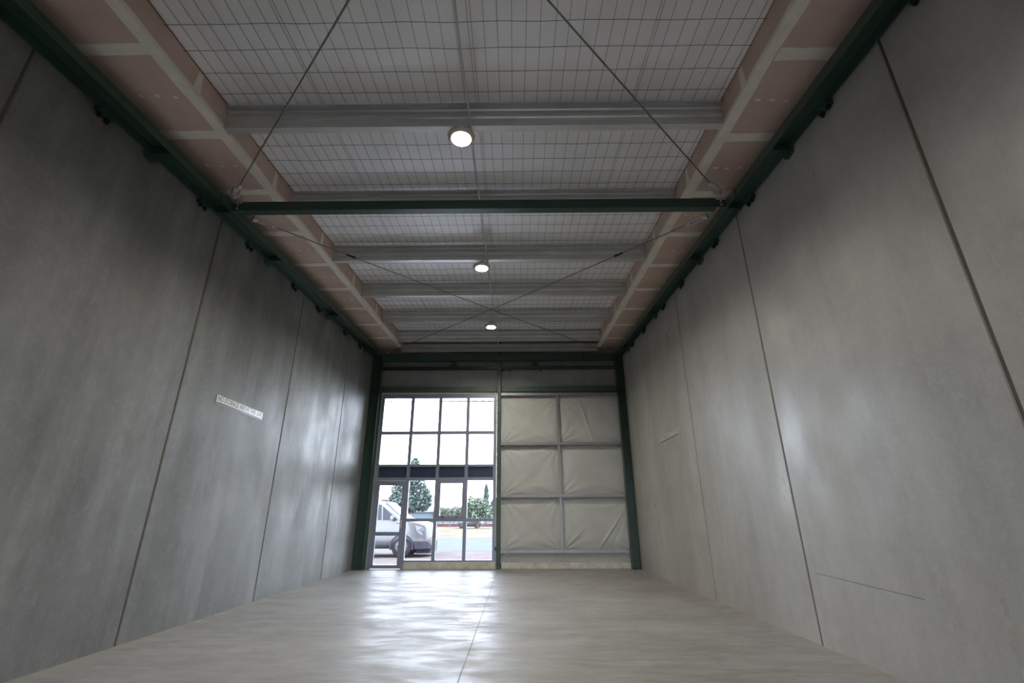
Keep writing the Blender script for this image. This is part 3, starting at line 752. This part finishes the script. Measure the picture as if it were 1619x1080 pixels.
st = [(-8.10, .16, 1.02, 1.60, .90, .14), (-8.02, .12, 1.06, 1.74, .97, .16), (-7.2, .10, 1.09, 1.80, 1.0, .15), (-6.0, .10, 1.10, 1.82, 1.0, .15), (-5.2, .10, 1.10, 1.80, 1.0, .15), (-4.78, .10, 1.09, 1.70, 1.0, .16), (-4.45, .10, 1.08, 1.42, 1.0, .13),
      (-4.12, .10, 1.05, 1.17, 1.0, .10), (-3.8, .11, .97, 1.11, .99, .08), (-3.4, .13, .86, 1.03, .95, .08), (-3.20, .15, .72, .95, .86, .08), (-3.08, .18, .60, .84, .74, .08), (-3.04, .22, .5, .66, .62, .08)]
van, yc = vehicle('van', -2.93, 18.0, st, W, (-4.07, -7.25), 'silver white people mover van parked outside, nose to the right behind the door glass', 'van', ('vanpaint',))
ys = 18.0
m_ = MB(); m_.add([(-4.92, ys + .085, 1.62), (-4.27, ys - .004, 1.10), (-6.2, ys - .004, 1.12), (-6.2, ys + .085, 1.66),
                   (-4.92, ys + .15, 1.60), (-4.27, ys + .1, 1.10), (-6.2, ys + .1, 1.12), (-6.2, ys + .15, 1.64)], [(0, 1, 2, 3), (4, 7, 6, 5), (0, 4, 5, 1), (1, 5, 6, 2), (2, 6, 7, 3), (3, 7, 4, 0)])
sw = m_.build('side_window', 'autoglass', van)
m_ = MB(); m_.add([(-4.90, ys + .072, 1.60), (-4.86, ys + .072, 1.60), (-4.80, ys - .008, 1.10), (-4.84, ys - .008, 1.10), (-4.90, ys + .14, 1.60), (-4.86, ys + .14, 1.60), (-4.80, ys + .06, 1.10), (-4.84, ys + .06, 1.10)], [(0, 1, 2, 3), (4, 7, 6, 5), (0, 4, 5, 1), (1, 5, 6, 2), (2, 6, 7, 3), (3, 7, 4, 0)])
m_.build('pillar', 'vanpaint', sw)
m_ = MB(); m_.add([(-6.4, ys + .085, 1.66), (-7.8, ys + .085, 1.62), (-7.9, ys + .002, 1.14), (-6.4, ys - .004, 1.12), (-6.4, ys + .14, 1.66), (-7.8, ys + .14, 1.62), (-7.9, ys + .06, 1.14), (-6.4, ys + .06, 1.12)], [(0, 1, 2, 3), (4, 7, 6, 5), (0, 4, 5, 1), (1, 5, 6, 2), (2, 6, 7, 3), (3, 7, 4, 0)])
m_.build('side_window', 'autoglass', van)
m_ = MB(); hw = W / 2
P_ = [(-4.80, yc - hw * .70, 1.735), (-4.80, yc + hw * .70, 1.735), (-4.11, yc + hw * .86, 1.185), (-4.11, yc - hw * .86, 1.185)]
m_.add(P_ + [(x - .03, y, z - .06) for x, y, z in P_], [(0, 1, 2, 3), (4, 7, 6, 5), (0, 4, 5, 1), (1, 5, 6, 2), (2, 6, 7, 3), (3, 7, 4, 0)])
m_.build('windscreen', 'screen', van)
m_ = MB(); m_.prism([(-3.62, 18.0), (-3.36, 18.03), (-3.14, 18.20), (-3.02, 18.48), (-2.99, yc), (-3.02, 2 * yc - 18.48), (-3.14, 2 * yc - 18.20), (-3.36, 2 * yc - 18.03), (-3.62, 2 * yc - 18.0)], .13, .39, 'Z')
m_.build('bumper', 'vanplastic', van, None, .02)
m_ = MB(); m_.prism([(-3.6, 18.3), (-3.1, 18.4), (-3.05, 2 * yc - 18.4), (-3.6, 2 * yc - 18.3)], -.02, .13, 'Z'); m_.build('underbody', 'vanplastic', van)
gr = None
for k in range(3):
    z = .80 - k * .09; xo_ = -3.06 + k * .03
    m_ = MB(); m_.prism([(xo_ - .10, 18.42), (xo_ - .02, 18.55), (xo_ + .02, yc), (xo_ - .02, 2 * yc - 18.55), (xo_ - .10, 2 * yc - 18.42), (xo_ - .2, 2 * yc - 18.42), (xo_ - .2, 18.42)], z - .025, z + .018, 'Z')
    m_.build('grille_slat', 'darkmetal', van)
for sy in (-1, 1):
    m_ = MB(); pts = [(-3.62, .915, .92), (-3.36, .86, .86), (-3.22, .76, .66), (-3.38, .86, .60), (-3.56, .92, .72)]
    vs = [(x, yc + sy * (a + .02), z) for x, a, z in pts] + [(x - .05, yc + sy * (a - .08), z) for x, a, z in pts]
    m_.add(vs, [(0, 1, 2, 3, 4), (9, 8, 7, 6, 5)] + [(i, (i + 1) % 5, (i + 1) % 5 + 5, i + 5) for i in range(5)]); m_.build('headlight', 'lampglass', van)
    m_ = MB(); y = yc + sy * (hw + .09); m_.box(-4.50, -4.38, y - .09, y + .06, 1.10, 1.24); m_.build('wing_mirror', 'vanpaint', van, None, .02)
for sy in (-1, 1):
    m_ = MB(); y = yc + sy * hw * .8; m_.tube((-7.6, y, 1.83), (-5.4, y, 1.83), .02, 6)
    for x in (-7.5, -6.5, -5.5): m_.tube((x, y, 1.76), (x, y, 1.83), .018, 6)
    m_.build('roof_rail', 'zinc', van)
st2 = [(-7.4, .3, .75, .95, .9, .1), (-7.2, .12, .78, 1.05, .97, .15), (-6.8, .1, .8, 1.42, 1, .2), (-5.9, .1, .8, 1.45, 1, .2), (-5.2, .1, .8, 1.1, 1, .12), (-4.5, .12, .74, .9, .96, .08), (-4.2, .2, .6, .75, .8, .08)]
car, yc2 = vehicle('car', -4.2, 62, st2, 1.7, (-4.9, -6.8), 'pale parked car beyond the fence, seen below the pale green tree', 'car', ('vanpaint',), GZ, .3, False)
m_ = MB(); m_.add([(-6.75, 62.14, 1.33), (-5.75, 62.14, 1.33), (-5.3, 62.0, .86), (-6.9, 62.0, .86), (-6.75, 62.24, 1.33), (-5.75, 62.24, 1.33), (-5.3, 62.1, .86), (-6.9, 62.1, .86)], [(0, 1, 2, 3), (4, 7, 6, 5), (0, 4, 5, 1), (1, 5, 6, 2), (2, 6, 7, 3), (3, 7, 4, 0)])
m_.build('side_window', 'autoglass', car)

# ------------------------------------------------------------------ light
w = bpy.data.worlds.new('sky'); SC.world = w; w.use_nodes = True; nt = w.node_tree
bg = nt.nodes['Background']
tc = N(nt, 'ShaderNodeTexCoord'); sx = N(nt, 'ShaderNodeSeparateXYZ'); nt.links.new(tc.outputs['Generated'], sx.inputs[0])
cr = N(nt, 'ShaderNodeValToRGB'); cr.color_ramp.elements[0].position = 0.0; cr.color_ramp.elements[0].color = (.86, .89, 1.0, 1)
cr.color_ramp.elements[1].position = .8; cr.color_ramp.elements[1].color = (.66, .72, 1.0, 1)
nt.links.new(sx.outputs[2], cr.inputs[0]); nt.links.new(cr.outputs[0], bg.inputs[0]); bg.inputs[1].default_value = 13.5
sun = bpy.data.lights.new('sun', 'SUN'); sun.energy = 11.0; sun.angle = math.radians(3); sun.color = (1, .95, .88)
so = bpy.data.objects.new('sun', sun); COL.objects.link(so)
so.rotation_euler = Vector((.35, -.08, 1)).to_track_quat('Z', 'Y').to_euler()   # high, from behind the building

# ------------------------------------------------------------------ camera
f, p_, y_, r_ = 742.9, math.radians(20.45), math.radians(-.46), math.radians(-.17)
cp, sp, cy, sy, cr_, sr = math.cos(p_), math.sin(p_), math.cos(y_), math.sin(y_), math.cos(r_), math.sin(r_)
R_ = Matrix(((cr_, -sr, 0), (sr, cr_, 0), (0, 0, 1))) @ Matrix(((1, 0, 0), (0, sp, -cp), (0, cp, sp))) @ Matrix(((cy, -sy, 0), (sy, cy, 0), (0, 0, 1)))
cam = bpy.data.cameras.new('camera'); cam.sensor_width = 36; cam.lens = f * 36 / 1619; cam.clip_start = .05; cam.clip_end = 1000
co = bpy.data.objects.new('camera', cam); COL.objects.link(co)
mw = Matrix((R_[0], -R_[1], -R_[2])).transposed().to_4x4(); mw.translation = (0, 0, 1.2); co.matrix_world = mw
SC.camera = co

vs_ = SC.view_settings; vs_.view_transform = 'Standard'; vs_.look = 'None'; vs_.gamma = 1; vs_.use_curve_mapping = False; vs_.exposure = 0.16
SC.cycles.use_denoising = True; SC.cycles.max_bounces = 10; SC.cycles.diffuse_bounces = 6; SC.cycles.glossy_bounces = 4
SC.cycles.transparent_max_bounces = 8; SC.cycles.sample_clamp_indirect = 12.0; SC.cycles.caustics_reflective = True; SC.cycles.caustics_refractive = False
